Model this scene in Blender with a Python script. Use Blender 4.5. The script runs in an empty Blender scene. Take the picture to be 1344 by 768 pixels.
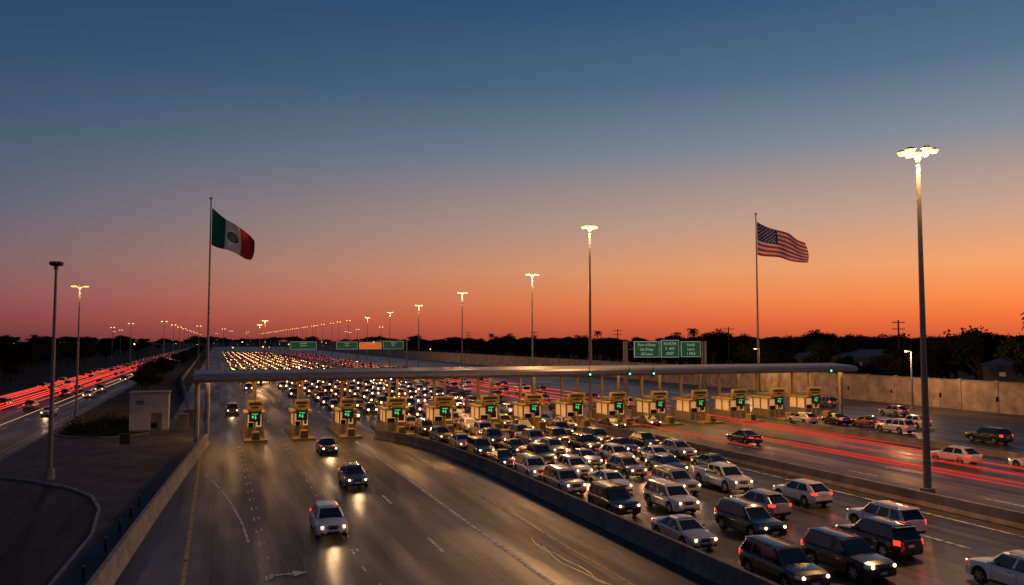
import bpy, math, random
from mathutils import Vector, Matrix
random.seed(7)
sc=bpy.context.scene
sc.view_settings.view_transform='Standard'
sc.view_settings.look='None'
sc.view_settings.exposure=0
R=math.radians

# ------------------------------------------------------------ materials
def nt(name):
    m=bpy.data.materials.new(name); m.use_nodes=True
    t=m.node_tree; b=t.nodes['Principled BSDF']
    return m,t,b
def pmat(name,col,rough=.5,metal=0.,noise=0.,nscale=4.,coat=0.,objcol=False,bump=0.,spec=None,stretch=(1,1,1)):
    m,t,b=nt(name); N=t.nodes; L=t.links
    b.inputs['Base Color'].default_value=(*col,1)
    b.inputs['Roughness'].default_value=rough
    b.inputs['Metallic'].default_value=metal
    if coat: b.inputs['Coat Weight'].default_value=coat; b.inputs['Coat Roughness'].default_value=.06
    if spec is not None: b.inputs['Specular IOR Level'].default_value=spec
    src=None
    if objcol:
        oi=N.new('ShaderNodeObjectInfo'); src=oi.outputs['Color']; L.new(src,b.inputs['Base Color'])
    if noise or bump:
        tc=N.new('ShaderNodeTexCoord'); mp=N.new('ShaderNodeMapping'); mp.inputs['Scale'].default_value=stretch
        L.new(tc.outputs['Object'],mp.inputs[0])
        n=N.new('ShaderNodeTexNoise'); n.inputs['Scale'].default_value=nscale; n.inputs['Detail'].default_value=6
        L.new(mp.outputs[0],n.inputs['Vector'])
        if noise:
            mr=N.new('ShaderNodeMapRange'); mr.inputs[1].default_value=.3; mr.inputs[2].default_value=.7
            mr.inputs[3].default_value=1-noise; mr.inputs[4].default_value=1+noise*.6
            L.new(n.outputs['Fac'],mr.inputs[0])
            mx=N.new('ShaderNodeVectorMath'); mx.operation='SCALE'
            if src: L.new(src,mx.inputs[0])
            else: mx.inputs[0].default_value=col
            L.new(mr.outputs[0],mx.inputs['Scale']); L.new(mx.outputs[0],b.inputs['Base Color'])
        if bump:
            bp=N.new('ShaderNodeBump'); bp.inputs['Strength'].default_value=bump; bp.inputs['Distance'].default_value=.02
            L.new(n.outputs['Fac'],bp.inputs['Height']); L.new(bp.outputs[0],b.inputs['Normal'])
    return m
def emat(name,col,strength,sampling='NONE'):
    m,t,b=nt(name)
    b.inputs['Base Color'].default_value=(*[c*.5 for c in col],1)
    b.inputs['Emission Color'].default_value=(*col,1)
    b.inputs['Emission Strength'].default_value=strength
    m.cycles.emission_sampling=sampling
    return m
def asphalt(name,base,joint=True,pw=3.8,pl=6.,rough=(.36,.6),spec=.5):
    m,t,b=nt(name); N=t.nodes; L=t.links
    b.inputs['Specular IOR Level'].default_value=spec
    tc=N.new('ShaderNodeTexCoord')
    def noise(scale,vec=(1,1,1),det=5):
        mp=N.new('ShaderNodeMapping'); mp.inputs['Scale'].default_value=vec
        L.new(tc.outputs['Object'],mp.inputs[0])
        n=N.new('ShaderNodeTexNoise'); n.inputs['Scale'].default_value=scale; n.inputs['Detail'].default_value=det
        L.new(mp.outputs[0],n.inputs['Vector']); return n.outputs['Fac']
    def mr(s,a,bb,c,d):
        x=N.new('ShaderNodeMapRange'); x.inputs[1].default_value=a;x.inputs[2].default_value=bb;x.inputs[3].default_value=c;x.inputs[4].default_value=d
        L.new(s,x.inputs[0]); return x.outputs[0]
    def mul(a,c):
        x=N.new('ShaderNodeMath'); x.operation='MULTIPLY'; L.new(a,x.inputs[0]); L.new(c,x.inputs[1]); return x.outputs[0]
    f=mul(mr(noise(.12),.3,.7,.6,1.45), mr(noise(1.,(1.3,.02,1)),.3,.7,.35,1.65))
    f=mul(f, mr(noise(9.,det=8),.3,.7,.7,1.3))
    f=mul(f, mr(noise(.9,det=3),.55,.62,1,.72))
    if joint:
        br=N.new('ShaderNodeTexBrick'); br.offset=0; br.inputs['Scale'].default_value=1
        br.inputs['Brick Width'].default_value=pw; br.inputs['Row Height'].default_value=pl
        br.inputs['Mortar Size'].default_value=.06; br.inputs['Mortar Smooth'].default_value=.3
        br.inputs['Color1'].default_value=(1,1,1,1); br.inputs['Color2'].default_value=(.72,.72,.72,1); br.inputs['Mortar'].default_value=(.22,.22,.22,1)
        L.new(tc.outputs['Object'],br.inputs['Vector'])
        f=mul(f,br.outputs['Color'])
    v=N.new('ShaderNodeVectorMath'); v.operation='SCALE'; v.inputs[0].default_value=base; L.new(f,v.inputs['Scale'])
    L.new(v.outputs[0],b.inputs['Base Color'])
    L.new(mr(noise(.35,(1.6,.12,1)),.3,.7,*rough),b.inputs['Roughness'])
    bp=N.new('ShaderNodeBump'); bp.inputs['Strength'].default_value=.5; bp.inputs['Distance'].default_value=.01
    L.new(noise(30.),bp.inputs['Height']); L.new(bp.outputs[0],b.inputs['Normal'])
    return m
def paintmark(name,col):
    m,t,b=nt(name); N=t.nodes; L=t.links
    tc=N.new('ShaderNodeTexCoord'); n=N.new('ShaderNodeTexNoise'); n.inputs['Scale'].default_value=3; n.inputs['Detail'].default_value=9
    L.new(tc.outputs['Object'],n.inputs['Vector'])
    r=N.new('ShaderNodeValToRGB'); r.color_ramp.elements[0].position=.36; r.color_ramp.elements[0].color=(.07,.066,.062,1)
    r.color_ramp.elements[1].position=.52; r.color_ramp.elements[1].color=(*col,1)
    L.new(n.outputs['Fac'],r.inputs[0]); L.new(r.outputs[0],b.inputs['Base Color']); b.inputs['Roughness'].default_value=.6
    return m
M={}
M['ground']=pmat('dry_ground',(.045,.038,.028),.95,noise=.5,nscale=.05,spec=.1)
M['asph']=asphalt('asphalt_main',(.06,.057,.059),rough=(.3,.62),spec=.42)
M['asph2']=asphalt('asphalt_queue',(.08,.071,.066),pw=3.6,pl=5,rough=(.28,.56))
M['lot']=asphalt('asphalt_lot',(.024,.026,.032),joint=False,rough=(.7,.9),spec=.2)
M['white']=paintmark('road_paint_white',(.8,.78,.74))
M['yellow']=paintmark('road_paint_yellow',(.62,.38,.06))
M['conc']=pmat('concrete',(.27,.255,.24),.85,noise=.4,nscale=1.2,bump=.3)
M['concd']=pmat('concrete_weathered',(.15,.14,.135),.85,noise=.45,nscale=.9,bump=.3)
M['util']=pmat('painted_render',(.42,.41,.42),.8,noise=.2,nscale=.8)
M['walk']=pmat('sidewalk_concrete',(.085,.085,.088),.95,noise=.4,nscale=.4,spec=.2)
M['wall']=pmat('wall_block',(.45,.34,.26),.9,noise=.4,nscale=.7,bump=.3)
M['kerbc']=pmat('median_concrete',(.3,.23,.18),.9,noise=.4,nscale=.7,bump=.3)
M['steel']=pmat('galvanised_steel',(.2,.19,.185),.5,.5,noise=.2,nscale=3)
M['dark']=pmat('dark_steel',(.03,.03,.03),.5,.3)
M['canopy']=pmat('canopy_panel',(.25,.25,.26),.45,.2,noise=.2,nscale=.6)
M['soffit']=pmat('canopy_soffit',(.3,.26,.22),.6)
M['col']=pmat('canopy_column',(.12,.09,.06),.6,noise=.2)
M['gold']=pmat('booth_yellow',(.36,.26,.075),.55,noise=.4,nscale=2)
M['booth']=pmat('booth_wall',(.27,.225,.15),.6,noise=.4,nscale=2)
M['win']=emat('booth_window_lit',(1,.5,.17),.45)
M['winw']=emat('warehouse_window_lit',(1,.5,.2),.12)
M['winb']=pmat('dark_glass',(.01,.012,.014),.06)
M['green_led']=emat('led_green',(.04,.75,.2),.9)
M['paint']=pmat('car_paint',(1,1,1),.27,.08,objcol=True,coat=1)
M['paintm']=M['paint']
M['glass']=pmat('car_glass',(.012,.013,.016),.04,spec=.8)
M['trim']=pmat('black_trim',(.015,.015,.016),.5)
M['tyre']=pmat('tyre',(.018,.018,.018),.85)
M['rim']=pmat('alloy_rim',(.45,.45,.46),.3,.8)
M['head']=emat('headlight_lens',(1,.6,.26),9)
M['headfar']=emat('headlight_lens_warm',(1,.43,.12),13)
M['housing']=pmat('lamp_housing',(.5,.5,.5),.1,.5)
M['tail']=emat('taillight_lens',(1,.035,.015),2.4)
M['plate']=pmat('licence_plate',(.6,.6,.58),.4)
M['lamp']=emat('sodium_lamp',(1,.46,.1),4)
M['lampfar']=emat('sodium_lamp_far',(1,.46,.11),9)
def trailmat(name,col,st,al):
    m,t,b=nt(name); b.inputs['Base Color'].default_value=(0,0,0,1); b.inputs['Emission Color'].default_value=(*col,1); b.inputs['Emission Strength'].default_value=st
    b.inputs['Alpha'].default_value=al; b.inputs['Specular IOR Level'].default_value=0; m.cycles.emission_sampling='NONE'; return m
M['trail']=trailmat('trail_red',(1,.05,.03),1.0,.32)
M['trailf']=trailmat('trail_red_soft',(1,.07,.04),.5,.16)
M['trailb']=trailmat('trail_red_bright',(1,.06,.03),2.2,.6)
M['trailw']=trailmat('trail_amber',(1,.5,.2),1.4,.5)
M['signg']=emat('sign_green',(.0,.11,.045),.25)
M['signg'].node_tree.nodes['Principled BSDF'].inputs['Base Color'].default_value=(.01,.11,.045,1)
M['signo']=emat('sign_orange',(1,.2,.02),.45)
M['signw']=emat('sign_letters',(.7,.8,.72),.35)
M['bark']=pmat('bark',(.04,.028,.02),.95,noise=.3,nscale=5)
M['leafa']=pmat('leaf_light',(.036,.042,.02),.9,noise=.3,nscale=1,spec=.1)
M['leafb']=pmat('leaf_dark',(.018,.023,.012),.95,noise=.3,nscale=1,spec=.1)
M['fg']=pmat('flag_green',(.0,.16,.07),.8); M['fw']=pmat('flag_white',(.85,.82,.79),.8); M['fr']=pmat('flag_red',(.65,.02,.03),.8)
M['fb']=pmat('flag_blue',(.02,.035,.16),.8); M['femb']=pmat('flag_emblem',(.16,.12,.05),.8)
M['kyel']=pmat('kerb_yellow',(.36,.25,.06),.7,noise=.4,nscale=2)
M['greenlens']=emat('signal_green',(.1,1,.4),6)
M['tar']=pmat('tar',(.02,.02,.02),.35)
M['shed']=pmat('warehouse_siding',(.12,.11,.11),.8,noise=.2)

# ------------------------------------------------------------ mesh builder
class MB:
    def __init__(s): s.v=[];s.f=[];s.m=[]
    def add(s,vs,fs,mat):
        o=len(s.v); s.v+= [tuple(v) for v in vs]
        for f in fs: s.f.append([i+o for i in f]); s.m.append(mat)
    def box(s,x0,x1,y0,y1,z0,z1,mat,tx=0,ty=0):
        vs=[(x0,y0,z0),(x1,y0,z0),(x1,y1,z0),(x0,y1,z0),(x0+tx,y0+ty,z1),(x1-tx,y0+ty,z1),(x1-tx,y1-ty,z1),(x0+tx,y1-ty,z1)]
        s.add(vs,[(0,3,2,1),(4,5,6,7),(0,1,5,4),(1,2,6,5),(2,3,7,6),(3,0,4,7)],mat)
    def cyl(s,p0,p1,r0,r1,n,mat,cap=True):
        p0=Vector(p0);p1=Vector(p1);d=(p1-p0).normalized()
        a=d.orthogonal().normalized(); b=d.cross(a)
        vs=[];fs=[]
        for p,r in((p0,r0),(p1,r1)):
            for i in range(n):
                t=2*math.pi*i/n; vs.append(p+(a*math.cos(t)+b*math.sin(t))*r)
        for i in range(n): fs.append((i,(i+1)%n,n+(i+1)%n,n+i))
        if cap: fs.append(tuple(range(n))[::-1]); fs.append(tuple(range(n,2*n)))
        s.add(vs,fs,mat)
    def ball(s,c,r,mat,n=8,k=5,sz=1):
        vs=[];fs=[]
        for j in range(k+1):
            ph=math.pi*j/k
            for i in range(n):
                t=2*math.pi*i/n; vs.append((c[0]+r*math.sin(ph)*math.cos(t),c[1]+r*math.sin(ph)*math.sin(t),c[2]+r*sz*math.cos(ph)))
        for j in range(k):
            for i in range(n): fs.append((j*n+i,(j+1)*n+i,(j+1)*n+(i+1)%n,j*n+(i+1)%n))
        s.add(vs,fs,mat)
    def flat(s,pts,z,mat): s.add([(p[0],p[1],z) for p in pts],[tuple(range(len(pts)))],mat)
    def rect(s,x0,x1,y0,y1,z,mat): s.flat([(x0,y0),(x1,y0),(x1,y1),(x0,y1)],z,mat)
    def mesh(s,name,smooth=None):
        me=bpy.data.meshes.new(name); me.from_pydata(s.v,[],s.f)
        used=sorted(set(s.m)); 
        for k in used: me.materials.append(M[k])
        ix={k:i for i,k in enumerate(used)}
        me.polygons.foreach_set('material_index',[ix[k] for k in s.m])
        me.update()
        if smooth is not None:
            me.polygons.foreach_set('use_smooth',[True]*len(me.polygons))
            me.set_sharp_from_angle(angle=R(smooth))
        return me
    def obj(s,name,smooth=None,parent=None,loc=(0,0,0),rot=0):
        return inst(s.mesh(name,smooth),name,loc,rot,parent)
def inst(me,name,loc=(0,0,0),rot=0,parent=None,scale=None,color=None):
    o=bpy.data.objects.new(name,me); sc.collection.objects.link(o)
    o.location=loc; o.rotation_euler=(0,0,rot)
    if scale: o.scale=scale
    if color: o.color=(*color,1)
    if parent: o.parent=parent
    return o
def empty(name,loc=(0,0,0)):
    o=bpy.data.objects.new(name,None); sc.collection.objects.link(o); o.location=loc; return o
def light(name,kind,loc,power,col,parent=None,size=.3,rot=None,angle=None,blend=.5,sy=None):
    l=bpy.data.lights.new(name,kind); l.energy=power; l.color=col
    if kind=='AREA':
        l.size=size
        if sy: l.shape='RECTANGLE'; l.size_y=sy
    elif kind!='SUN': l.shadow_soft_size=size
    if kind=='SPOT': l.spot_size=angle; l.spot_blend=blend
    o=bpy.data.objects.new(name,l); sc.collection.objects.link(o); o.location=loc
    if rot: o.rotation_euler=rot
    if parent: o.parent=parent
    return o

# ------------------------------------------------------------ ground and roads
b=MB(); b.rect(-6000,6000,-3000,9000,0,'ground'); b.obj('ground')
b=MB(); b.rect(-5,19.9,-30,1400,.004,'asph'); b.obj('highway_road')
b=MB(); b.rect(19.9,102,-30,1400,.004,'asph2'); b.obj('border_crossing_road')
b=MB(); b.rect(-37,-17,60,1400,.012,'asph'); b.obj('side_road')
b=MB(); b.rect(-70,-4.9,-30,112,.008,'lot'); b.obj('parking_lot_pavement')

b=MB()
def line(x,y0,y1,w,mat,z=.014): b.rect(x-w/2,x+w/2,y0,y1,z,mat)
def dash(x,y0,y1,mat='white',l=3.,g=9.,w=.17):
    y=y0
    while y<y1: line(x,y,y+l,w,mat); y+=l+g
line(-1.1,10,84,.18,'yellow'); line(13.2,8,82,.2,'white'); line(16.2,8,80,.16,'yellow')
for x in (2.3,6.4):
    dash(x-.12,18,82,'white',.9,2.1,.1); dash(x+.14,18.4,82,'white',.6,2.4,.09)
dash(10.3,14,84)
for x in (2.4,6.2,10,13.8): dash(x,104,700)
for x in (23.6,27.1,30.7,34.3): dash(x,6,82)
line(38.9,0,82,.18,'white'); line(42.2,0,82,.18,'yellow')
for x in (46,49.7,53.4,57.1): dash(x,0,82)
line(61,0,82,.18,'white'); line(65,0,82,.18,'white')
for x in (20,24,28,32,36,44,48,52,56): dash(x,104,700)
for x in (-31.5,-27,-22.5): dash(x,70,700)
line(-36,60,900,.2,'white',.018); line(-18,60,900,.2,'yellow',.018)
for x in (68,75,82,89): dash(x,20,82,'white',4,2)
pts=[(-.6,66),(.3,60),(1.0,54),(1.5,48),(1.7,43)]
for (xa,ya),(xb,yb) in zip(pts,pts[1:]): b.flat([(xa-.07,ya),(xb-.07,yb),(xb+.07,yb),(xa+.07,ya)],.018,'white')
b.obj('lane_markings')
b=MB()
b.rect(2.3,3.3,36.6,36.8,.022,'white'); b.flat([(3.3,36.25),(3.9,36.7),(3.3,37.15)],.022,'white'); b.rect(2.3,2.5,36.15,36.59,.022,'white')
b.obj('road_arrow_marking')
b=MB()
for i in range(40):
    x=random.uniform(0,18.5); y=random.uniform(20,84)
    px=x
    for k in range(8):
        nx=px+random.uniform(-.25,.25); b.flat([(px,y+k*1.1),(px+.05,y+k*1.1),(nx+.05,y+k*1.1+1.1),(nx,y+k*1.1+1.1)],.009,'tar'); px=nx
b.obj('road_crack_seals')

b=MB()
kp=[(-6.6,5),(-6.3,30),(-6.05,38),(-5.7,47),(-6.2,54),(-7.2,58.6),(-9,62.4),(-12,66.5),(-15.5,70),(-16.5,76),(-16.5,112)]
rp=[(-2.2,112),(-1.4,84),(-2.4,70),(-3.5,53),(-4.6,34),(-5.8,5)]
poly=kp+rp; n=len(poly)
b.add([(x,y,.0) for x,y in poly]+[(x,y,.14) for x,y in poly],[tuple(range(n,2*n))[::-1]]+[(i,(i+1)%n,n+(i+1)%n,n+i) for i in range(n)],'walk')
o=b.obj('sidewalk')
b=MB()
for (xa,ya),(xb,yb) in zip(kp,kp[1:]):
    b.add([(xa-.16,ya,0),(xb-.16,yb,0),(xb-.16,yb,.15),(xa-.16,ya,.15),(xa+.02,ya,.15),(xb+.02,yb,.15)],[(0,1,2,3),(3,2,5,4)],'conc')
b.obj('sidewalk_kerb')

def barrier(name,pts,h=.85,mat='concd',w=.32):
    prof=[(-w,0),(-w,.08),(-w*.55,.32),(-w*.32,h),(w*.32,h),(w*.55,.32),(w,.08),(w,0)]
    k=len(prof); P=[]
    for a,c in zip(pts,pts[1:]):
        L=math.dist(a,c); m=max(1,int(L/3))
        for i in range(m): P.append((a[0]+(c[0]-a[0])*i/m,a[1]+(c[1]-a[1])*i/m))
    P.append(pts[-1])
    bb=MB()
    def ring(i,sh=0):
        p=P[i]; q=P[min(i+1,len(P)-1)]; r=P[max(i-1,0)]
        d=Vector((q[0]-r[0],q[1]-r[1])).normalized(); nrm=Vector((d.y,-d.x))
        return [(p[0]+nrm.x*a+d.x*sh,p[1]+nrm.y*a+d.y*sh,z) for a,z in prof]
    for i in range(len(P)-1):
        A=ring(i,.012); B=ring(i+1,-.012)
        bb.add(A+B,[(j,j+1,k+j+1,k+j) for j in range(k-1)]+[tuple(range(k)),tuple(range(k,2*k))[::-1]],mat)
    return bb.obj(name)
barrier('concrete_barrier',[(-5.6,5),(-4.3,34),(-3.1,53),(-1.9,70),(-.7,85)],.95,'conc')
barrier('concrete_barrier',[(19.9,4),(19.8,60),(19,72),(17.4,79),(15.6,84)],.9,'concd')
barrier('concrete_barrier',[(40.6,4),(40.3,70),(39.6,82)],.85,'kerbc')
barrier('concrete_barrier',[(63.5,10),(63.3,78)],.6,'kerbc')
barrier('concrete_barrier',[(41,104),(43,600)],.9,'concd')
barrier('concrete_barrier',[(-3,118),(-8,220),(-10,600)],.8,'concd')

# ------------------------------------------------------------ sound wall
b=MB()
y=60
while y<900:
    b.box(101.9,102.15,y+.25,y+5.75,0,4.2,'wall'); b.box(101.8,102.25,y-.25,y+.25,0,4.45,'wall'); b.box(101.82,102.23,y+.25,y+5.75,4.2,4.34,'conc')
    y+=6
b.obj('sound_wall')
for (x,y,w,d,h) in [(136,98,16,22,5.6),(140,150,20,26,6.4)]:
    e=empty('warehouse',(x,y,0)); b=MB(); b.box(-w/2,w/2,-d/2,d/2,0,h,'shed'); b.obj('walls',None,e)
    b=MB(); b.add([(-w/2-.4,-d/2-.4,h+.003),(w/2+.4,-d/2-.4,h+.003),(w/2+.4,d/2+.4,h+.003),(-w/2-.4,d/2+.4,h+.003),(0,-d/2-.4,h+1.6),(0,d/2+.4,h+1.6)],[(0,4,5,3),(1,2,5,4),(0,1,4),(3,5,2)],'shed'); b.obj('roof',None,e)
    b=MB()
    for i in range(4): b.box(-w/2-.03,-w/2-.005,-d/2+2+i*d/4.5,-d/2+3.2+i*d/4.5,h-1.8,h-1.1,'winw')
    b.obj('windows',None,e)

# ------------------------------------------------------------ canopy + booths
CY=90
can=empty('border_station_canopy',(0,0,0))
b=MB()
pr=[(84.0,6.0),(83.7,6.25),(83.75,6.6),(84.2,6.8),(88.8,7.0),(93.4,6.8),(93.8,6.6),(93.8,6.25),(93.5,6.0)]
x0,x1=-2.0,77.6; k=len(pr); xs=[x0+(x1-x0)*i/28 for i in range(29)]
for a,c in zip(xs,xs[1:]):
    a2,c2=a+.01,c-.01
    b.add([(a2,p,z) for p,z in pr]+[(c2,p,z) for p,z in pr],[(j,j+1,k+j+1,k+j) for j in range(k-1)]+[tuple(range(k)),tuple(range(k,2*k))[::-1]],'canopy')
b.obj('roof',parent=can)
b=MB(); b.rect(x0+.1,x1-.1,84.1,93.4,5.98,'soffit'); b.obj('soffit',parent=can)
BX=[3.84,8.5,13.2,18.5,23.8,29.1,34.4,39.8,45.2,50.8,56.5,62.3,68.2,74.0]
b=MB()
for x in BX:
    b.box(x-.14,x+.14,91.9,92.2,.2,5.97,'col'); b.box(x-.12,x+.12,87.4,87.64,4.0,5.97,'col')
for x in (-1.7,-.7): b.cyl((x,85.8,0),(x,85.8,5.97),.2,.2,10,'conc'); b.cyl((x,91.8,0),(x,91.8,5.97),.2,.2,10,'conc')
b.box(76.6,76.9,85.8,86.2,0,5.97,'booth'); b.box(76.6,76.9,91.8,92.2,0,5.97,'booth')
b.obj('columns',parent=can)
b=MB()
xx=0
while xx<77:
    for yy in (86.5,91): b.box(xx,xx+.7,yy-.12,yy+.12,5.9,5.97,'lamp')
    xx+=3
b.obj('soffit_lights',parent=can)
for i in range(10): light('canopy_light','AREA',(2+i*8.2,88,5.85),460,(1,.48,.14),can,size=6,sy=6)

def booth_mesh(w):
    b=MB(); h=w/2
    b.box(-h-.3,h+.3,-5.2,6.0,0,.18,'concd',.02,.02); b.box(-h-.31,h+.31,-5.22,-3.9,.02,.2,'kyel',.02,.02)
    b.box(-h,h,-1.7,1.7,.2,1.15,'booth'); 
    for sx in(-1,1):
        for sy in(-1.7,-.1,1.45): b.box(sx*h-(.12 if sx>0 else 0),sx*h+(.12 if sx<0 else 0),sy,sy+.25,1.15,2.45,'booth')
    b.box(-h+.04,h-.04,-1.64,1.64,1.15,2.45,'win')
    b.box(-.06,.06,-1.7,-1.641,1.15,2.45,'booth'); b.box(-h+.2,-.1,-1.66,-1.642,1.15,1.6,'winb'); b.box(.3,h-.25,-1.66,-1.642,1.3,2.0,'winb')
    b.box(-h-.25,h+.25,-2.1,2.1,2.45,2.7,'gold')
    b.box(-.55,.55,-2.45,-2.12,1.75,2.8,'dark')
    b.cyl((0,-2.3,.2),(0,-2.3,1.75),.1,.1,8,'gold')
    b.box(-.3,.3,-2.47,-2.455,2.5,2.57,'green_led'); b.box(.0,.1,-2.47,-2.455,2.15,2.42,'green_led'); b.box(-.3,-.12,-2.47,-2.455,2.12,2.36,'green_led')
    b.add([(-.07,-2.47,2.18),(.17,-2.47,2.18),(.05,-2.47,1.98)],[(0,2,1)],'green_led')
    b.box(-h*.95,h*.95,-2.3,-1.9,2.95,3.85,'gold',.05,.03); b.box(-h*.7,h*.7,-2.32,-2.28,3.42,3.68,'dark'); b.box(-h*.5,h*.5,-2.33,-2.28,3.12,3.26,'dark')
    b.box(-h*.8,-h*.6,-2.2,-1.95,2.7,2.95,'gold'); b.box(h*.6,h*.8,-2.2,-1.95,2.7,2.95,'gold')
    b.box(-.4,.4,-5.0,-3.8,.2,.95,'kyel',.08,.12)
    for i in range(3): b.box(-.36+i*.02,.36-i*.02,-5.0+i*.03,-4.9,.3+i*.2,.38+i*.2,'dark')
    for sx in(-1,1):
        b.cyl((sx*(h+.05),-3,.2),(sx*(h+.05),-3,1.1),.08,.08,8,'kyel'); b.cyl((sx*(h+.05),3,.2),(sx*(h+.05),3,1.1),.08,.08,8,'kyel')
    b.box(-.25,.25,4.2,4.6,.2,1.4,'steel'); b.box(-h+.2,h-.2,-.8,.8,2.7,3.15,'steel')
    return b.mesh('inspection_booth')
bm1=booth_mesh(1.6); bm2=booth_mesh(2.3)
for i,x in enumerate(BX): inst(bm1 if i<3 else bm2,'inspection_booth',(x,CY-.2,0))
for x in [39.5,44.5,47.6,73]:
    b=MB(); b.box(-.15,.15,-.12,.12,-.5,0,'dark'); b.ball((0,-.14,-.2),.1,'greenlens'); b.cyl((0,0,0),(0,0,.6),.04,.04,6,'dark')
    b.obj('traffic_signal',loc=(x,83.5,6.4))

# ------------------------------------------------------------ cars
def lerp(a,c,t): return a+(c-a)*t
def interp(tab,y):
    if y<=tab[0][0]: return tab[0][1]
    for (a,va),(c,vc) in zip(tab,tab[1:]):
        if y<=c: return lerp(va,vc,(y-a)/(c-a))
    return tab[-1][1]
def car_mesh(kind,far=False):
    if kind=='sedan': L,W,wr,wy=4.75,1.84,.33,(-1.45,1.4); top=[(-2.375,.6),(-2.3,.7),(-1.9,.8),(-1.05,.93),(1.6,1.0),(2.2,1.0),(2.33,.93),(2.375,.8)]; cowl,wt,rr,rb,H=-1.1,-.3,.7,1.65,1.45; hz=(.6,.72); tz=(.76,.9)
    elif kind=='suv': L,W,wr,wy=4.8,1.94,.38,(-1.45,1.42); top=[(-2.4,.8),(-2.34,.93),(-2.0,1.02),(-1.1,1.1),(2.2,1.13),(2.37,1.1),(2.4,.98)]; cowl,wt,rr,rb,H=-1.12,-.45,1.95,2.3,1.76; hz=(.76,.92); tz=(.85,1.12)
    elif kind=='crossover': L,W,wr,wy=4.5,1.85,.35,(-1.38,1.32); top=[(-2.25,.7),(-2.18,.84),(-1.85,.94),(-1.0,1.02),(2.0,1.08),(2.2,1.05),(2.25,.9)]; cowl,wt,rr,rb,H=-1.05,-.25,1.45,2.12,1.62; hz=(.68,.82); tz=(.88,1.04)
    else: L,W,wr,wy=5.8,2.0,.41,(-1.9,1.75); top=[(-2.9,.85),(-2.84,1.0),(-2.5,1.1),(-1.55,1.18),(.9,1.22),(.95,1.28),(2.85,1.28),(2.9,1.2)]; cowl,wt,rr,rb,H=-1.6,-.9,.7,.9,1.88; hz=(.8,.98); tz=(.85,1.2)
    b=MB(); g=.22 if kind in('sedan',) else .28
    ys={-L/2,-L/2+.05,-L/2+.15,-L/2+.35,L/2-.35,L/2-.15,L/2-.05,L/2}
    ar=wr+.07
    for c in wy:
        for i in range(13): ys.add(c-ar*math.cos(math.pi*i/12)); 
        ys.add(c-ar-.01); ys.add(c+ar+.01)
    for t,_ in top: ys.add(t)
    for v in (-.6,-.2,.2,.6): ys.add(v)
    ys=sorted(ys)
    yy=[ys[0]]
    for y in ys[1:]:
        if y-yy[-1]>.008: yy.append(y)
    ys=yy
    rows=[]
    for y in ys:
        e=max(0,(abs(y)-(L/2-.55))/.55); w=W/2*(1-.17*e*e*e-.03*e)
        zb=g+ (.1*max(0,(abs(y)-(L/2-.12))/.12))
        for c in wy:
            if abs(y-c)<ar: zb=max(zb,wr+math.sqrt(max(0,ar*ar-(y-c)**2)))
        zt=interp(top,y)
        zm=max(zb+.05,lerp(g,zt,.5)); zs=max(zt-.03,zb+.12)
        flare=0
        for c in wy:
            if abs(y-c)<ar+.12: flare=.02
        half=[(0,zb),(w-.08,zb),(w-.015+flare,zb+.03),(w+flare*.6,zm),(w-.03,max(zs-.1,zm+.03)),(w-.09,zs),(w*.6,zt+.015),(0,zt+.03)]
        rows.append([(x,y,z) for x,z in half]+[(-x,y,z) for x,z in half[-2:0:-1]])
    k=len(rows[0])
    vs=[p for r in rows for p in r]; 
    base=len(b.v); b.v+=vs
    for i in range(len(rows)-1):
        for j in range(k):
            mat='paint'
            if j in(0,k-1): mat='trim'
            if kind=='pickup' and ys[i]>=1.0 and ys[i+1]<=2.8 and j in(6,7): mat='trim'
            b.f.append([base+i*k+j,base+(i+1)*k+j,base+(i+1)*k+(j+1)%k,base+i*k+(j+1)%k]); b.m.append(mat)
    b.f.append([base+j for j in range(k)]); b.m.append('paint')
    b.f.append([base+(len(rows)-1)*k+j for j in range(k)][::-1]); b.m.append('paint')
    zc=interp(top,cowl)+.005; zr_=interp(top,rb)+.005; hw=W/2-.1; rw=W/2-.3
    if kind in('suv','pickup'): rw=W/2-.24
    if kind in('suv',): st=[0,.05,.38,.42,.68,.72,.95,1]
    elif kind=='pickup': st=[0,.07,.5,.56,.93,1]
    else: st=[0,.05,.46,.5,.84,1]
    def P(t,r,sx):
        yb=lerp(cowl,rb,t); yt=lerp(wt,rr,t); zb=lerp(zc,zr_,t)
        bw=hw-(.06 if t in(0,1) else 0); tw=rw-(.06 if t in (0,1) else 0)
        zt=H-.07-(.03 if t in(0,1) else 0)
        return (sx*(lerp(bw,tw,r**1.15)),lerp(yb,yt,r),lerp(zb,zt,r))
    for sx in(-1,1):
        for i in range(len(st)-1):
            gl=(i%2==1)
            for r0,r1,m in((0,.06,'trim'),(.06,.88,'glass' if gl else 'paint'),(.88,1,'paint')):
                q=[P(st[i],r0,sx),P(st[i+1],r0,sx),P(st[i+1],r1,sx),P(st[i],r1,sx)]
                b.add(q,[(0,1,2,3) if sx>0 else (3,2,1,0)],m)
    for t in(0,1):
        cols=[-1,-.91,.91,1]
        for c0,c1 in zip(cols,cols[1:]):
            for r0,r1 in((0,.92),(.92,1)):
                def Qp(c,r):
                    p=P(t,r,1); bow=(1-c*c)*.1*(-1 if t==0 else 1); return (c*p[0],p[1]+bow*(1-r),p[2])
                q=[Qp(c0,r0),Qp(c1,r0),Qp(c1,r1),Qp(c0,r1)]
                b.add(q,[(0,1,2,3)],'glass' if (c0==-.91 and r0==0) else 'paint')
    rt=[]
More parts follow.
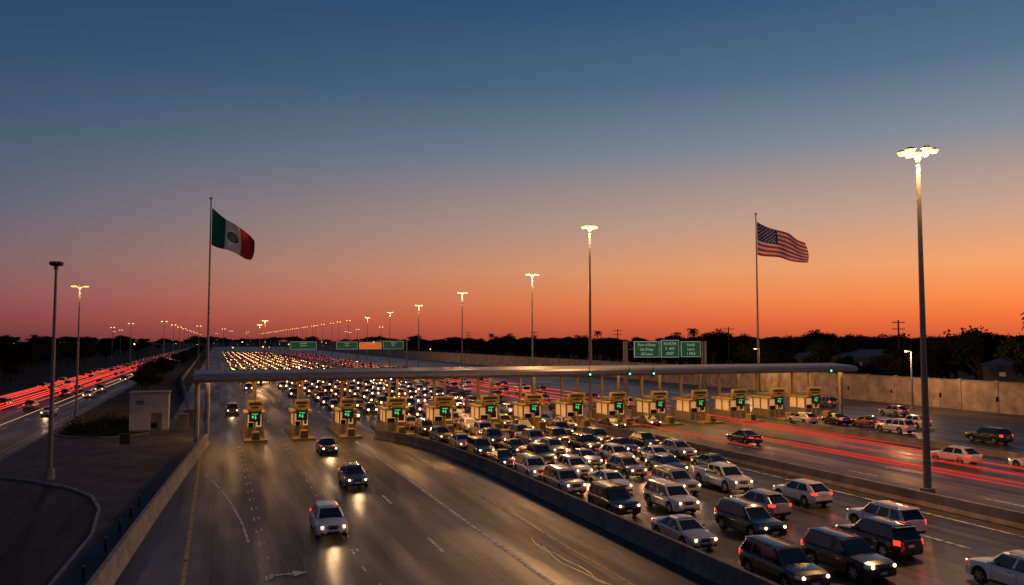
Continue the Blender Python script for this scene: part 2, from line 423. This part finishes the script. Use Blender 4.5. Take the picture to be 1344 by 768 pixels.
    for t in st:
        p=P(t,1,1); cr=.0 if t in(0,1) else 1
        rt.append([(-p[0],p[1],p[2]),(-p[0]*.86,p[1],p[2]+.035*cr+.01),(0,p[1],p[2]+.065*cr+.015),(p[0]*.86,p[1],p[2]+.035*cr+.01),(p[0],p[1],p[2])])
    for a,c in zip(rt,rt[1:]):
        b.add(a+c,[(j,j+1,5+j+1,5+j) for j in range(4)],'paint')
    for c in wy:
        for sx in(-1,1):
            xo=sx*(W/2-.02); xi=sx*(W/2-.25)
            b.cyl((xi,c,wr),(xo-sx*.03,c,wr),wr,wr,20,'tyre'); b.cyl((xo-sx*.03,c,wr),(xo,c,wr),wr,wr*.9,20,'tyre')
            b.cyl((xo,c,wr),(xo+sx*.004,c,wr),wr*.66,wr*.64,16,'trim')
            for a in range(6):
                t=a*math.pi/3; d=Vector((0,math.cos(t),math.sin(t))); pnt=Vector((xo+sx*.008,c,wr)); q=Vector((0,-math.sin(t),math.cos(t)))*.035
                b.add([pnt-q,pnt+q,pnt+q*1.3+d*wr*.64,pnt-q*1.3+d*wr*.64],[(0,1,2,3)],'rim')
            b.cyl((xo+sx*.004,c,wr),(xo+sx*.012,c,wr),wr*.16,wr*.16,8,'rim')
    f=-L/2; z0,z1=hz
    for sx in(-1,1):
        xa=W/2*.80
        b.add([(sx*(xa-.42),f-.012,z0+.02),(sx*xa,f-.004,z0),(sx*(W/2-.045),f+.26,z0+.03),(sx*(W/2-.07),f+.34,z1+.02),(sx*(xa),f+.02,z1),(sx*(xa-.42),f+.01,z1-.01)],[(0,1,4,5) if sx>0 else (5,4,1,0),(1,2,3,4) if sx>0 else (4,3,2,1)],'housing')
        hr=.16 if far else .082  # far lenses oversized and warmer, imitating the glow over distant traffic
        b.cyl((sx*(xa-.12),f+.02,(z0+z1)/2),(sx*(xa-.12),f-.03,(z0+z1)/2),hr,hr*.9,12,'headfar' if far else 'head')
        b.box(sx*(xa-.12)-.1,sx*(xa-.12)+.1,f-.0,f+.06,g+.1,g+.17,'trim')
        r=L/2; t0,t1=tz
        w=.34 if kind!='suv' else .2
        xm=W/2*.8
        b.add([(sx*(xm-w+.15),r+.012,t0),(sx*(xm),r+.008,t0),(sx*(W/2-.03),r-.25,t0+.02),(sx*(W/2-.04),r-.28,t1),(sx*(xm),r+.004,t1),(sx*(xm-w+.15),r+.01,t1)],[(0,1,4,5),(1,2,3,4)],'tail')
    gw=W/2*.8-.46
    b.box(-gw,gw,f-.01,f+.08,z0-.06,z1-.0,'trim'); b.box(-gw,gw,f-.016,f-.011,lerp(z0,z1,.4),lerp(z0,z1,.4)+.03,'rim')
    b.box(-gw*1.25,gw*1.25,f-.008,f+.1,g+.1,g+.22,'trim'); b.box(-.2,.2,f-.02,f-.009,g+.2,g+.32,'plate')
    r=L/2
    b.box(-.2,.2,r+.004,r+.02,tz[0]-.12,tz[0]+.02,'plate'); b.box(-W/2*.75,W/2*.75,r-.05,r+.012,g+.1,g+.22,'trim')
    for sx in(-1,1):
        b.box(sx*(W/2+.05)-.1,sx*(W/2+.05)+.1,cowl+.42,cowl+.54,zc+.02,zc+.16,'paint',.02,.02)
        for yd in (cowl+.35,lerp(cowl,rb,.47),min(lerp(cowl,rb,.8),wy[1]-.5)):
            b.box(sx*(W/2)-.004,sx*(W/2)+.004,yd,yd+.014,g+.15,zc-.1,'trim')
        for yd in (lerp(cowl,rb,.4),lerp(cowl,rb,.66)): b.box(sx*(W/2-.004)-.016,sx*(W/2-.004)+.016,yd-.2,yd,zc-.17,zc-.14,'trim')
        b.box(sx*(W/2-.01)-.015,sx*(W/2-.01)+.015,wy[0]+ar+.05,wy[1]-ar-.05,g+.0,g+.12,'trim')
        if kind=='suv': b.box(sx*(rw-.08)-.02,sx*(rw-.08)+.02,wt+.4,rr-.2,H+.0,H+.035,'trim')
    if kind in('suv','crossover'): b.box(-rw+.08,rw-.08,rr-.02,rr+.16,H-.085,H-.05,'paint')
    return b.mesh(kind,38)
CM={k:car_mesh(k) for k in('sedan','suv','crossover','pickup')}
CF={k:car_mesh(k,True) for k in('sedan','suv','crossover','pickup')}
CN={'sedan':'sedan_car','suv':'suv_car','crossover':'crossover_car','pickup':'pickup_truck'}
WHT=(.76,.75,.72);SIL=(.42,.42,.43);GRY=(.13,.135,.14);BLK=(.012,.012,.014);DBL=(.03,.05,.12);RED=(.3,.02,.02);TAN=(.34,.27,.18);CHR=(.05,.05,.055)
COL=[WHT,WHT,WHT,SIL,SIL,SIL,GRY,GRY,BLK,BLK,BLK,CHR,CHR,DBL,TAN,RED]
CS=.87
def car(kind,col,x,y,away=False,rot=0,lit=True,parent=None,power=80,far=False):
    o=inst((CF if far else CM)[kind],CN[kind],(x,y,.012),(math.pi if away else 0)+R(rot),parent,(CS,CS,CS),color=col)
    if lit and not away:
        light('headlight_beam','SPOT',(0,-2.85,.75),power,(1,.6,.28),o,size=.25,rot=(R(84),0,R(180)),angle=R(80),blend=1)
    if lit and away:
        light('taillight_glow','POINT',(0,3.1,.6),2,(1,.08,.04),o,size=.2)
    return o
car('crossover',WHT,5.7,44,power=100); car('crossover',GRY,9.1,57.5,power=110); car('sedan',BLK,9.5,75,power=160); car('suv',GRY,2.2,117)
Q=[('suv',BLK,22.3,28.6,0),('suv',BLK,25.9,28.9,0),('suv',WHT,30.5,24.3,1),('suv',BLK,29.8,31.2,1),('suv',WHT,33.2,34.2,1),
('suv',BLK,26.2,36.2,0),('crossover',SIL,29.7,40,1),('crossover',WHT,34.3,42,1),('sedan',SIL,22.0,35.8,0),('suv',BLK,22.0,43.4,0),
('suv',WHT,25.6,43,0),('suv',SIL,21.9,50.4,0),('sedan',WHT,25.1,50,0),('suv',SIL,28.8,47.8,0),('pickup',WHT,32.6,48,0),('sedan',GRY,36.2,54.5,0),
('crossover',TAN,28.8,54.7,0),('sedan',DBL,32.5,55.2,0)]
for k,c,x,y,a in Q: car(k,c,x,y,bool(a),random.uniform(-1.5,1.5))
lanes=[21.8,25.0,28.2,31.4,34.6,37.8]
for li,x in enumerate(lanes):
    y={0:56.4,1:56,2:60.6,3:61,4:60.3,5:62}[li]
    while y<101:
        k=random.choice(['sedan','suv','crossover','suv','crossover','pickup','sedan'])
        xx=x
        if y>78:
            gaps=[(BX[i]+BX[i+1])/2 for i in range(3,9)]
            t=min(1,(y-76)/7); xx=lerp(x,gaps[li],t)
        if not (li>=4 and y>72 and random.random()<.4):
            car(k,random.choice(COL),xx+random.uniform(-.2,.2),y,False,random.uniform(-2,2),lit=(y<78),power=90)
        y+=random.uniform(5.5,6.6)
for k,c,x,y in [('sedan',BLK,48.8,68),('crossover',WHT,57,51),('sedan',WHT,59.8,45.9)]: car(k,c,x,y,True)
for k,c,x,y,rt in [('suv',BLK,71.5,60,0),('suv',WHT,69.7,70,5),('crossover',WHT,76,73.5,0),('sedan',BLK,70.2,79.5,-8),('sedan',RED,71.5,76,12),('crossover',WHT,66.5,81,0),('crossover',SIL,85,85.5,0),('suv',GRY,87,101,0),('crossover',WHT,90,108,0)]:
    car(k,c,x,y,True,rt,lit=False)
dt=empty('distant_traffic')
rs=random.Random(3)
for x in (6,9.5,13,16.5,20,23.5,27,30.5,34,37.5):
    y=rs.uniform(102,112)
    while y<700:
        if not (x<15 and y<200 and rs.random()<.85):
            car(rs.choice(['sedan','suv','crossover']),rs.choice(COL),x+rs.uniform(-.5,.5),y,False,0,False,dt,far=True)
        y+=rs.uniform(5.8,10.5)
for x in (46,50,54,58):
    y=rs.uniform(98,112)
    while y<620:
        car(rs.choice(['sedan','suv','crossover']),rs.choice(COL),x+rs.uniform(-.4,.4),y,True,0,False,dt); y+=rs.uniform(8,26)
for x in (-33,-29.5,-25,-21):
    y=rs.uniform(135,165)
    while y<700:
        car(rs.choice(['sedan','suv','crossover']),rs.choice(COL),x,y,x<-24,0,False,dt); y+=rs.uniform(13,50)
car('sedan',WHT,-20.8,124,False,0,True)
def trail(x,y0,y1,z,mat='trail',r=.035,dx=.1,soft=True):
    b=MB(); n=max(4,int((y1-y0)/3)); pts=[]
    for i in range(n+1):
        t=i/n; pts.append((x+dx*t+.05*math.sin(t*9+x),lerp(y0,y1,t),z+.015*math.sin(t*17+x)))
    for i,(p,q) in enumerate(zip(pts,pts[1:])):
        e0=math.sin(math.pi*min(1,max(0.02,i/n)))**.5; e1=math.sin(math.pi*min(.98,(i+1)/n))**.5
        b.cyl(p,q,r*e0+.004,r*e1+.004,6,mat,False)
        if soft and mat!='trailw':
            b.cyl(p,q,r*e0*2.4+.01,r*e1*2.4+.01,8,'trailf',False)
            if mat=='trail': b.cyl(p,q,r*e0*4+.01,r*e1*4+.01,8,'trailf',False)
    b.obj('light_trail')
for x,y0,y1,z in [(49.4,34,66,.72),(48.2,38,66,.72),(55.4,30,80,.7),(57.6,54,100,.8),(56.3,53,88,.72),(52.8,26,62,.68),(47.5,98,160,.7),(44.5,60,84,.7)]:
    trail(x,y0,y1,z)
for x,y0,y1,z in [(46,100,190,.8),(51,98,230,.8),(56,98,260,.8),(60,96,200,.8),(53,100,210,.8)]: trail(x,y0,y1,z,'trailb')
for x,y0,y1,z in [(-33.2,70,300,.8),(-32.2,75,330,.8),(-31,70,330,.8),(-29.2,80,360,.8),(-28.2,90,360,.75),(-27,90,330,.85),(-25.6,130,330,.7),(-24.6,160,380,.7)]:
    trail(x,y0,y1,z,'trailb',r=.062,dx=.4)
trail(-22.2,90,300,.7,'trailw'); trail(-20.6,130,330,.7,'trailw')

# ------------------------------------------------------------ lamps
def mast(H,n=6,lit=True,r=1.1):
    b=MB(); lm='lamp'
    b.cyl((0,0,0),(0,0,.9),.5,.42,12,'conc'); b.cyl((0,0,.9),(0,0,H),.24,.11,10,'steel'); b.cyl((0,0,H-.5),(0,0,H-.1),.2,.2,10,'steel')
    for i in range(n):
        a=2*math.pi*i/n+.3; c,s=math.cos(a),math.sin(a)
        b.cyl((0,0,H-.35),(c*r,s*r,H-.12),.045,.035,6,'steel')
        b.cyl((c*r,s*r,H-.03),(c*r,s*r,H+.1),.32,.18,10,'steel')
        b.cyl((c*r,s*r,H-.2),(c*r,s*r,H-.03),.2,.29,10,lm if lit else 'dark')
    return b.mesh('high_mast_lamp')
def twin(H,far=True,single=False):
    b=MB(); lm='lampfar' if far else 'lamp'
    b.cyl((0,0,0),(0,0,.5),.3,.28,8,'conc'); b.cyl((0,0,.5),(0,0,H),.17,.08,8,'steel')
    for s in((-1,1) if not single else (1,)):
        b.cyl((0,0,H-.3),(s*.6,0,H),.05,.04,6,'steel'); b.box(s*.75-.34,s*.75+.34,-.18,.18,H-.02,H+.1,'steel',.05,.04); b.box(s*.75-.28,s*.75+.28,-.15,.15,H-.13,H-.02,lm)
    return b.mesh('street_lamp')
SOD=(1,.48,.16)
o=inst(mast(22,6,r=.9),'high_mast_lamp',(41.6,39.3,0)); light('lamp_light','POINT',(0,0,21.2),14000,SOD,o,size=.8)
o=inst(mast(25,6,r=.85),'high_mast_lamp',(46,97,0)); light('lamp_light','POINT',(0,0,24.2),15000,SOD,o,size=.8)
o=inst(mast(15.6,6,lit=False,r=.35),'high_mast_lamp',(-11,66.5,0),scale=(.75,.75,1))
o=inst(twin(17.3,False),'street_lamp',(-17.3,122,0)); light('lamp_light','POINT',(0,0,16.6),2500,SOD,o,size=.5)
tm=twin(20); tm2=twin(17)
for i,(x,y) in enumerate([(44.7,114.5),(48,163),(54,227),(57.6,286),(62,357)]):
    o=inst(tm,'street_lamp',(x,y,0)); light('lamp_light','POINT',(0,0,19.3),9000,SOD,o,size=.6)
y=410
while y<1300: inst(tm,'street_lamp',(62+random.uniform(-1,1),y,0)); y+=34
for y in (323,393,455,520,600,690,790,900,1050): inst(tm2,'street_lamp',(-18,y,0))
for x,y in ((-33,367),(-52,480),(-60,600),(-75,700),(4,520),(10,640),(24,700),(0,860),(30,900),(-8,420),(80,420),(84,520),(95,640),(110,720)): inst(tm2,'street_lamp',(x,y,0))
for x,y in ((18,380),(16,300)):
    light('lamp_light','POINT',(0,0,16.5),12000,SOD,inst(tm2,'street_lamp',(x,y,0)),size=.6)
ts=twin(8.5,False,True); o=inst(ts,'street_lamp',(-36,150,0)); light('lamp_light','POINT',(1.3,0,8),500,SOD,o)
for x,y in((95,92),(97,130)): o=inst(ts,'street_lamp',(x,y,0),math.pi); light('lamp_light','POINT',(1.3,0,8),2400,SOD,o)

b=MB()
for i in range(230):
    x=random.uniform(-700,1300); y=random.uniform(500,1500); z=random.uniform(3,9)
    b.ball((x,y,z),random.uniform(.15,.4),'lampfar' if random.random()<.8 else 'head',5,3)
b.obj('distant_city_lights')

# ------------------------------------------------------------ flags
def flag(name,H,loc,kind):
    e=empty(name,loc)
    b=MB(); b.cyl((0,0,0),(0,0,1),.45,.4,12,'conc'); b.cyl((0,0,1),(0,0,H),.2,.08,12,'steel'); b.ball((0,0,H+.12),.2,'gold'); b.obj('pole',40,e)
    f=Vector((.94,-.34,0)); nrm=Vector((.34,.94,0))
    if kind=='mx': Lf,Hf,dr,sh=5.8,4.8,4.1,.5
    else: Lf,Hf,dr,sh=8.0,5.3,3.2,.42
    top=H-1.1
    def P(u,v,off=0):
        w=.6*u**.6*math.sin(8.5*u+1.9*v+.5)+.2*u*math.sin(17*u-3*v)
        sag=dr*u**.95+.22*math.sin(7.5*u+1.5*v)*u**.5
        hx=u*Lf*(.96+.04*math.sin(v*3))-(.3*v*u if kind=='mx' else -.1*v*u)
        hh=Hf*(1-sh*u*(.5+.5*v)*.9)
        p=f*(.15+hx)+nrm*(w+off)+Vector((0,0,top-v*hh-sag)); return p
    NU,NV=48,26; b=MB(); vs=[P(i/NU,j/NV) for i in range(NU+1) for j in range(NV+1)]; b.v=[tuple(v) for v in vs]
    for i in range(NU):
        for j in range(NV):
            if kind=='mx': m=['fg','fw','fr'][min(2,int(i/16))]
            else:
                m='fr' if (j//2)%2==0 else 'fw'
                if j<14 and i<19: m='fb'
            b.f.append([i*(NV+1)+j,(i+1)*(NV+1)+j,(i+1)*(NV+1)+j+1,i*(NV+1)+j+1]); b.m.append(m)
    b.obj('cloth',180,e)
    b=MB()
    for off in(-.03,.03):
        if kind=='us':
            for r in range(9):
                for c in range(6 if r%2==0 else 5):
                    u=.03+(c+(.5 if r%2 else 0))*.063; v=.05+r*.054; 
                    cc=[P(u-.011,v-.012,off),P(u+.011,v-.012,off),P(u+.011,v+.012,off),P(u-.011,v+.012,off)]
                    b.add(cc,[(0,1,2,3)],'fw')
        else:
            for i in range(18):
                a0=2*math.pi*i/18; a1=2*math.pi*(i+1)/18
                for r0,r1 in((.65,1),(.0,.6)):
                    for q in range(3):
                        ra=lerp(r0,r1,q/3); rb_=lerp(r0,r1,(q+1)/3)
                        cc=[P(.5+.11*r*math.cos(a),.48+.18*r*math.sin(a),off) for r,a in((ra,a0),(rb_,a0),(rb_,a1),(ra,a1))]
                        b.add(cc,[(0,1,2,3)],'fg' if r0>.3 else 'femb')
    b.obj('emblem',None,e)
flag('mexican_flag',28.3,(-1.0,112,0),'mx')
flag('american_flag',30,(80.4,108,0),'us')

# ------------------------------------------------------------ signs
def text(s,size,loc,parent,mat='signw'):
    c=bpy.data.curves.new('lettering','FONT'); c.body=s; c.size=size; c.align_x='CENTER'; c.align_y='CENTER'; c.resolution_u=1
    c.materials.append(M[mat]); o=bpy.data.objects.new('lettering',c); sc.collection.objects.link(o); o.location=loc; o.rotation_euler=(R(90),0,0); o.parent=parent
def gantry(name,loc,x0,x1,top,panels):
    e=empty(name,loc); b=MB()
    for x in(x0,x1): b.cyl((x,0,0),(x,0,top),.25,.2,10,'steel'); b.cyl((x,1,0),(x,1,top),.2,.16,10,'steel')
    for z in(top-.1,top-1.5):
        for yv in(0,1): b.cyl((x0,yv,z),(x1,yv,z),.1,.1,6,'steel')
    n=int((x1-x0)/1.6)
    for i in range(n):
        a=x0+(x1-x0)*i/n; c=x0+(x1-x0)*(i+1)/n; b.cyl((a,0,top-.1),(c,0,top-1.5),.05,.05,5,'steel')
    b.obj('frame',None,e)
    for x,w,h,zc,mat,tx in panels:
        b=MB(); b.box(x-w/2-.07,x+w/2+.07,-.4,-.34,zc-h/2-.07,zc+h/2+.07,'signw'); b.box(x-w/2,x+w/2,-.42,-.401,zc-h/2,zc+h/2,mat)
        b.obj('sign_panel',None,e)
        for i,t in enumerate(tx): text(t,h*.25,(x,-.43,zc+h*(.3-.3*i)),e)
gantry('overhead_highway_sign',(77.5,131,0),-8.2,8.2,9.9,[(-4.3,5.0,2.7,8.4,'signg',['Port of Entry','San Diego','All Lanes']),(.5,3.6,3.0,8.5,'signg',['NORTH','5  805','EXIT']),(4.9,4.0,2.7,8.4,'signg',['Ready','Lanes','1 MILE'])])
gantry('overhead_highway_sign',(43,282,0),-20,20,9.8,[(-15.5,8.5,2.4,8.3,'signg',['BORDER','All Lanes']),(-1,7,2.4,8.3,'signg',['Centro','Salida']),(7,7.5,2.2,8.2,'signo',['WAIT TIME']),(15,7,2.6,8.4,'signg',['Aduana','Exit'])])
def rsign(loc,h,w,hh,mat):
    b=MB(); b.cyl((0,0,0),(0,0,h),.04,.04,8,'steel'); b.box(-w/2,w/2,-.06,-.04,h-hh,h,mat); b.box(-w/2+.04,w/2-.04,-.066,-.061,h-hh+.04,h-.04,'dark'); b.obj('road_sign',None,None,loc)
rsign((-6.6,71,.14),2.6,.8,.9,'steel'); rsign((-5.2,82,.14),2.4,.6,.6,'steel')
for y in (66,75,84,58,93): rsign((97,y+14,0),2.6,.5,.7,'plate')
for i,(x,y) in enumerate([(-4.95,38),(-4.7,43),(-4.5,47),(-4.3,50.5),(-4.15,54)]):
    b=MB(); b.cyl((0,0,0),(0,0,.6),.07,.06,10,'dark'); b.cyl((0,0,.6),(0,0,.66),.075,.06,10,'fr'); b.obj('bollard',None,None,(x,y,.14))
e=empty('utility_building',(-6.6,97,.0)); b=MB(); b.box(-1.9,1.9,-1.6,1.6,.0,4.3,'util'); b.box(-2.0,2.0,-1.7,1.7,4.302,4.5,'conc'); b.box(-1.95,1.95,-1.65,1.65,.0,.5,'concd'); b.obj('walls',None,e)
b=MB(); b.box(.3,1.3,-1.68,-1.655,.14,2.3,'steel'); b.box(.36,1.24,-1.7,-1.681,.3,2.2,'concd')
for z in (3.2,3.35,3.5): b.box(-1.3,-.5,-1.63,-1.605,z,z+.08,'dark')
b.obj('door_and_vents',None,e)
for x,y in((-3.3,97.5),(-2.9,104)):
    b=MB(); b.box(-.6,.6,-.4,.4,0,1.7,'concd',.02,.02); b.box(-.62,.62,-.42,.42,1.7,1.78,'steel'); b.obj('electrical_cabinet',None,None,(x,y,.14))

def upole(loc,H):
    b=MB(); b.cyl((0,0,0),(0,0,H),.2,.13,8,'bark')
    for z in(H-.5,H-1.7): 
        b.box(-1.5,1.5,-.07,.07,z-.07,z+.07,'bark')
        for x in(-1.3,-.6,.6,1.3): b.cyl((x,0,z+.07),(x,0,z+.3),.06,.04,6,'steel')
    b.obj('utility_pole',None,None,loc)
ups=[(118,117,13.8),(118,170,13.3),(116,225,13.5),(114,290,13.5),(112,370,14),(112,470,14)]
for x,y,h in ups: upole((x,y,0),h)

# ------------------------------------------------------------ vegetation
def tree_mesh(seed,H,spread,nleaf=2200):
    r=random.Random(seed); b=MB(); tips=[]
    def branch(p,d,l,rad,dep):
        q=p+d*l; b.cyl(p,q,rad,rad*.6,6,'bark',False)
        if dep==0: tips.append(q); return
        if dep<2: tips.append((p+q)/2)
        for i in range(r.randint(3,4)):
            nd=(d+Vector((r.uniform(-1,1),r.uniform(-1,1),r.uniform(-.35,.6)))*spread).normalized()
            branch(q-d*l*r.uniform(0,.3),nd,l*r.uniform(.55,.8),rad*.55,dep-1)
    branch(Vector((0,0,0)),Vector((r.uniform(-.1,.1),0,1)).normalized(),H*.26,H*.025,3)
    top=max(t.z for t in tips); s=H*.95/top
    b.v=[(x*s,y*s,z*s) for x,y,z in b.v]; tips=[t*s for t in tips]
    per=max(6,nleaf//len(tips))
    for t in tips:
        cr=r.uniform(.07,.12)*H; m='leafa' if r.random()<.4 else 'leafb'
        for i in range(per):
            g=Vector((r.gauss(0,1),r.gauss(0,1),r.gauss(0,.9)))
            if g.length>1.55: g=g.normalized()*r.uniform(.3,1.55)
            c=t+g*cr*.8; sz=r.uniform(.14,.3)*H/10
            a=Vector((r.uniform(-1,1),r.uniform(-1,1),r.uniform(-1,1))).normalized()*sz; d=a.orthogonal().normalized()*sz*.65
            b.add([c-a,c+d,c+a,c-d],[(0,1,2,3)],m)
    return b.mesh('tree')
TM=[tree_mesh(1,10,.8,4200),tree_mesh(2,10,.9,4000),tree_mesh(5,11,.65,4200),tree_mesh(9,9,.95,3800)]
def palm_mesh(H):
    b=MB(); r=random.Random(4); p=Vector((0,0,0))
    for i in range(6):
        q=Vector((.05*i,.03*i*i*.2,H*(i+1)/6)); b.cyl(p,q,.26-.02*i,.24-.02*i,8,'bark',False); p=q
    for i in range(34):
        a=r.uniform(0,6.28); el=r.uniform(-.5,1.1); L=r.uniform(1.5,2.1); d=Vector((math.cos(a),math.sin(a),0)); s=Vector((-math.sin(a),math.cos(a),0))
        pv=p; 
        for k in range(5):
            t=(k+1)/5; q=p+d*L*t*math.cos(el*(1-t*.5))+Vector((0,0,L*(math.sin(el)*t-.75*t*t)))
            w=.26*(1-t*.75)
            for sg in(-1,1): b.add([pv,q,q+s*sg*w+Vector((0,0,-.16)),pv+s*sg*(w+.05)+Vector((0,0,-.16))],[(0,1,2,3)],'leafb')
            pv=q
    return b.mesh('palm_tree')
PM=palm_mesh(12)
rt=random.Random(11)
for x,y,s in [(119,101,1.3),(127,99,1.1),(112,150,1.0),(130,122,1.15),(112,84,1.15),(116,135,.9),(120,180,1.25),(135,168,1.2),(113,112,.85)]:
    inst(rt.choice(TM),'tree',(x,y,0),rt.uniform(0,6),scale=(s*1.15,s*1.15,s))
for x,y,s in [(120,92,1.2),(135,213,1.1),(160,330,1.15),(-70,380,1),(-60,300,.9),(140,420,1.1)]: inst(PM,'palm_tree',(x,y,0),rt.uniform(0,6),scale=(s,s,s))
tl=empty('distant_tree_line')
for i in range(460):
    y=rt.uniform(60,1000); x=107+abs(rt.gauss(0,1))*20+ (y*.08)+rt.uniform(0,16)
    s=rt.uniform(.7,1.0)+(.25 if rt.random()<.12 else 0); inst(rt.choice(TM),'tree',(x,y,-.4),rt.uniform(0,6),tl,(s*1.3,s*1.3,s))
for i in range(440):
    y=105+800*rt.random()**1.6; x=-41-abs(rt.gauss(0,1))*20-rt.uniform(0,.12*y)
    s=rt.uniform(.5,.92); inst(rt.choice(TM),'tree',(x,y,-.3),rt.uniform(0,6),tl,(s*1.3,s*1.3,s))
for i in range(80):
    y=rt.uniform(150,900); x=-12-rt.uniform(0,4); s=rt.uniform(.25,.5); inst(rt.choice(TM),'tree',(x,y,0),rt.uniform(0,6),tl,(s*1.3,s*1.3,s))
for i in range(420):
    y=rt.uniform(1300,1700); x=rt.uniform(-1100,2400); s=rt.uniform(1.0,1.7); inst(rt.choice(TM),'tree',(x,y,0),rt.uniform(0,6),tl,(s*2.6,s*2.6,s))
for i in range(320):
    y=rt.uniform(200,1200); x=y*rt.uniform(.5,1.9)+100; s=rt.uniform(.9,1.35); inst(rt.choice(TM),'tree',(x,y,0),rt.uniform(0,6),tl,(s*1.9,s*1.9,s))
b=MB(); ring=[(-10.8+5.2*math.cos(t*math.pi/14),99.5+7.5*math.sin(t*math.pi/14)) for t in range(28)]
b.add([(x,y,.14) for x,y in ring]+[(x,y,.3) for x,y in ring],[tuple(range(28,56))]+[(i,(i+1)%28,28+(i+1)%28,28+i) for i in range(28)],'concd')
b.flat([(-10.8+4.95*math.cos(t*math.pi/14),99.5+7.2*math.sin(t*math.pi/14)) for t in range(28)],.31,'leafb'); b.obj('planter_island')
b=MB()
for i in range(70):
    a=rt.uniform(0,6.28); q=rt.random()**.5; cx=-10.8+4.3*q*math.cos(a); cy=99.5+6.4*q*math.sin(a); hh=rt.uniform(.35,1.3)
    if cx>-8.9 and cy<99.2: continue
    m=rt.choice(['leafa','leafb'])
    for k in range(130):
        c=Vector((cx+rt.gauss(0,.4),cy+rt.gauss(0,.4),.32+abs(rt.gauss(0,.5))*hh)); s=rt.uniform(.06,.15)
        u=Vector((rt.uniform(-1,1),rt.uniform(-1,1),rt.uniform(-1,1))).normalized()*s; v=u.orthogonal().normalized()*s*.6
        b.add([c-u,c+v,c+u,c-v],[(0,1,2,3)],m)
b.obj('shrubs')

# ------------------------------------------------------------ world
w=bpy.data.worlds.new('World'); sc.world=w; w.use_nodes=True
T=w.node_tree; N=T.nodes; L=T.links; bg=N['Background']
SAZ=R(60)
sky=N.new('ShaderNodeTexSky'); sky.sky_type='NISHITA'; sky.sun_disc=False; sky.sun_elevation=R(1.0); sky.sun_rotation=SAZ
tc=N.new('ShaderNodeTexCoord'); sp=N.new('ShaderNodeSeparateXYZ'); L.new(tc.outputs['Generated'],sp.inputs[0])
def s2l(c): return tuple(((v/255)/12.92 if v/255<=.04045 else ((v/255+.055)/1.055)**2.4) for v in c)
def ramp(stops):
    r=N.new('ShaderNodeValToRGB'); cr=r.color_ramp
    cr.elements[0].position=stops[0][0]; cr.elements[0].color=(*s2l(stops[0][1]),1)
    cr.elements[1].position=stops[-1][0]; cr.elements[1].color=(*s2l(stops[-1][1]),1)
    for p,c in stops[1:-1]:
        e=cr.elements.new(p); e.color=(*s2l(c),1)
    return r
zz=N.new('ShaderNodeMapRange'); zz.inputs[1].default_value=0; zz.inputs[2].default_value=.5; L.new(sp.outputs['Z'],zz.inputs[0])
left=ramp([(0,(98,54,60)),(.05,(128,68,74)),(.1,(132,82,90)),(.17,(116,92,104)),(.28,(88,95,114)),(.45,(62,86,112)),(.6,(46,75,107)),(.78,(34,62,95)),(1,(24,45,73))])
right=ramp([(0,(200,82,56)),(.05,(236,110,60)),(.1,(247,138,76)),(.17,(241,161,104)),(.28,(200,160,138)),(.45,(130,138,150)),(.6,(82,110,137)),(.78,(50,86,122)),(1,(32,59,93))])
L.new(zz.outputs[0],left.inputs[0]); L.new(zz.outputs[0],right.inputs[0])
vm=N.new('ShaderNodeVectorMath'); vm.operation='MULTIPLY'; vm.inputs[1].default_value=(1,1,0); L.new(tc.outputs['Generated'],vm.inputs[0])
nm=N.new('ShaderNodeVectorMath'); nm.operation='NORMALIZE'; L.new(vm.outputs[0],nm.inputs[0])
dp=N.new('ShaderNodeVectorMath'); dp.operation='DOT_PRODUCT'; dp.inputs[1].default_value=(math.sin(SAZ),math.cos(SAZ),0); L.new(nm.outputs[0],dp.inputs[0])
mr=N.new('ShaderNodeMapRange'); mr.inputs[1].default_value=.2; mr.inputs[2].default_value=1.0; L.new(dp.outputs['Value'],mr.inputs[0])
pw=N.new('ShaderNodeMath'); pw.operation='POWER'; pw.inputs[1].default_value=1.3; L.new(mr.outputs[0],pw.inputs[0])
mx=N.new('ShaderNodeMix'); mx.data_type='RGBA'; L.new(pw.outputs[0],mx.inputs['Factor']); L.new(left.outputs[0],mx.inputs['A']); L.new(right.outputs[0],mx.inputs['B'])
ad=N.new('ShaderNodeMix'); ad.data_type='RGBA'; ad.blend_type='ADD'; ad.inputs['Factor'].default_value=.004
L.new(mx.outputs['Result'],ad.inputs['A']); L.new(sky.outputs[0],ad.inputs['B'])
L.new(ad.outputs['Result'],bg.inputs['Color']); bg.inputs['Strength'].default_value=1.0
sun=light('sun','SUN',(0,0,50),.12,(1,.55,.3)); sun.data.angle=R(8)
d=Vector((math.sin(SAZ)*math.cos(R(3)),math.cos(SAZ)*math.cos(R(3)),math.sin(R(3)))); sun.rotation_euler=d.to_track_quat('Z','Y').to_euler()

# ------------------------------------------------------------ camera
cd=bpy.data.cameras.new('camera'); cam=bpy.data.objects.new('camera',cd); sc.collection.objects.link(cam)
cd.sensor_width=36; cd.lens=28.66; cd.clip_end=20000
cam.location=(0,0,10); cam.rotation_euler=(R(90+3.37),0,R(-19.9)); sc.camera=cam
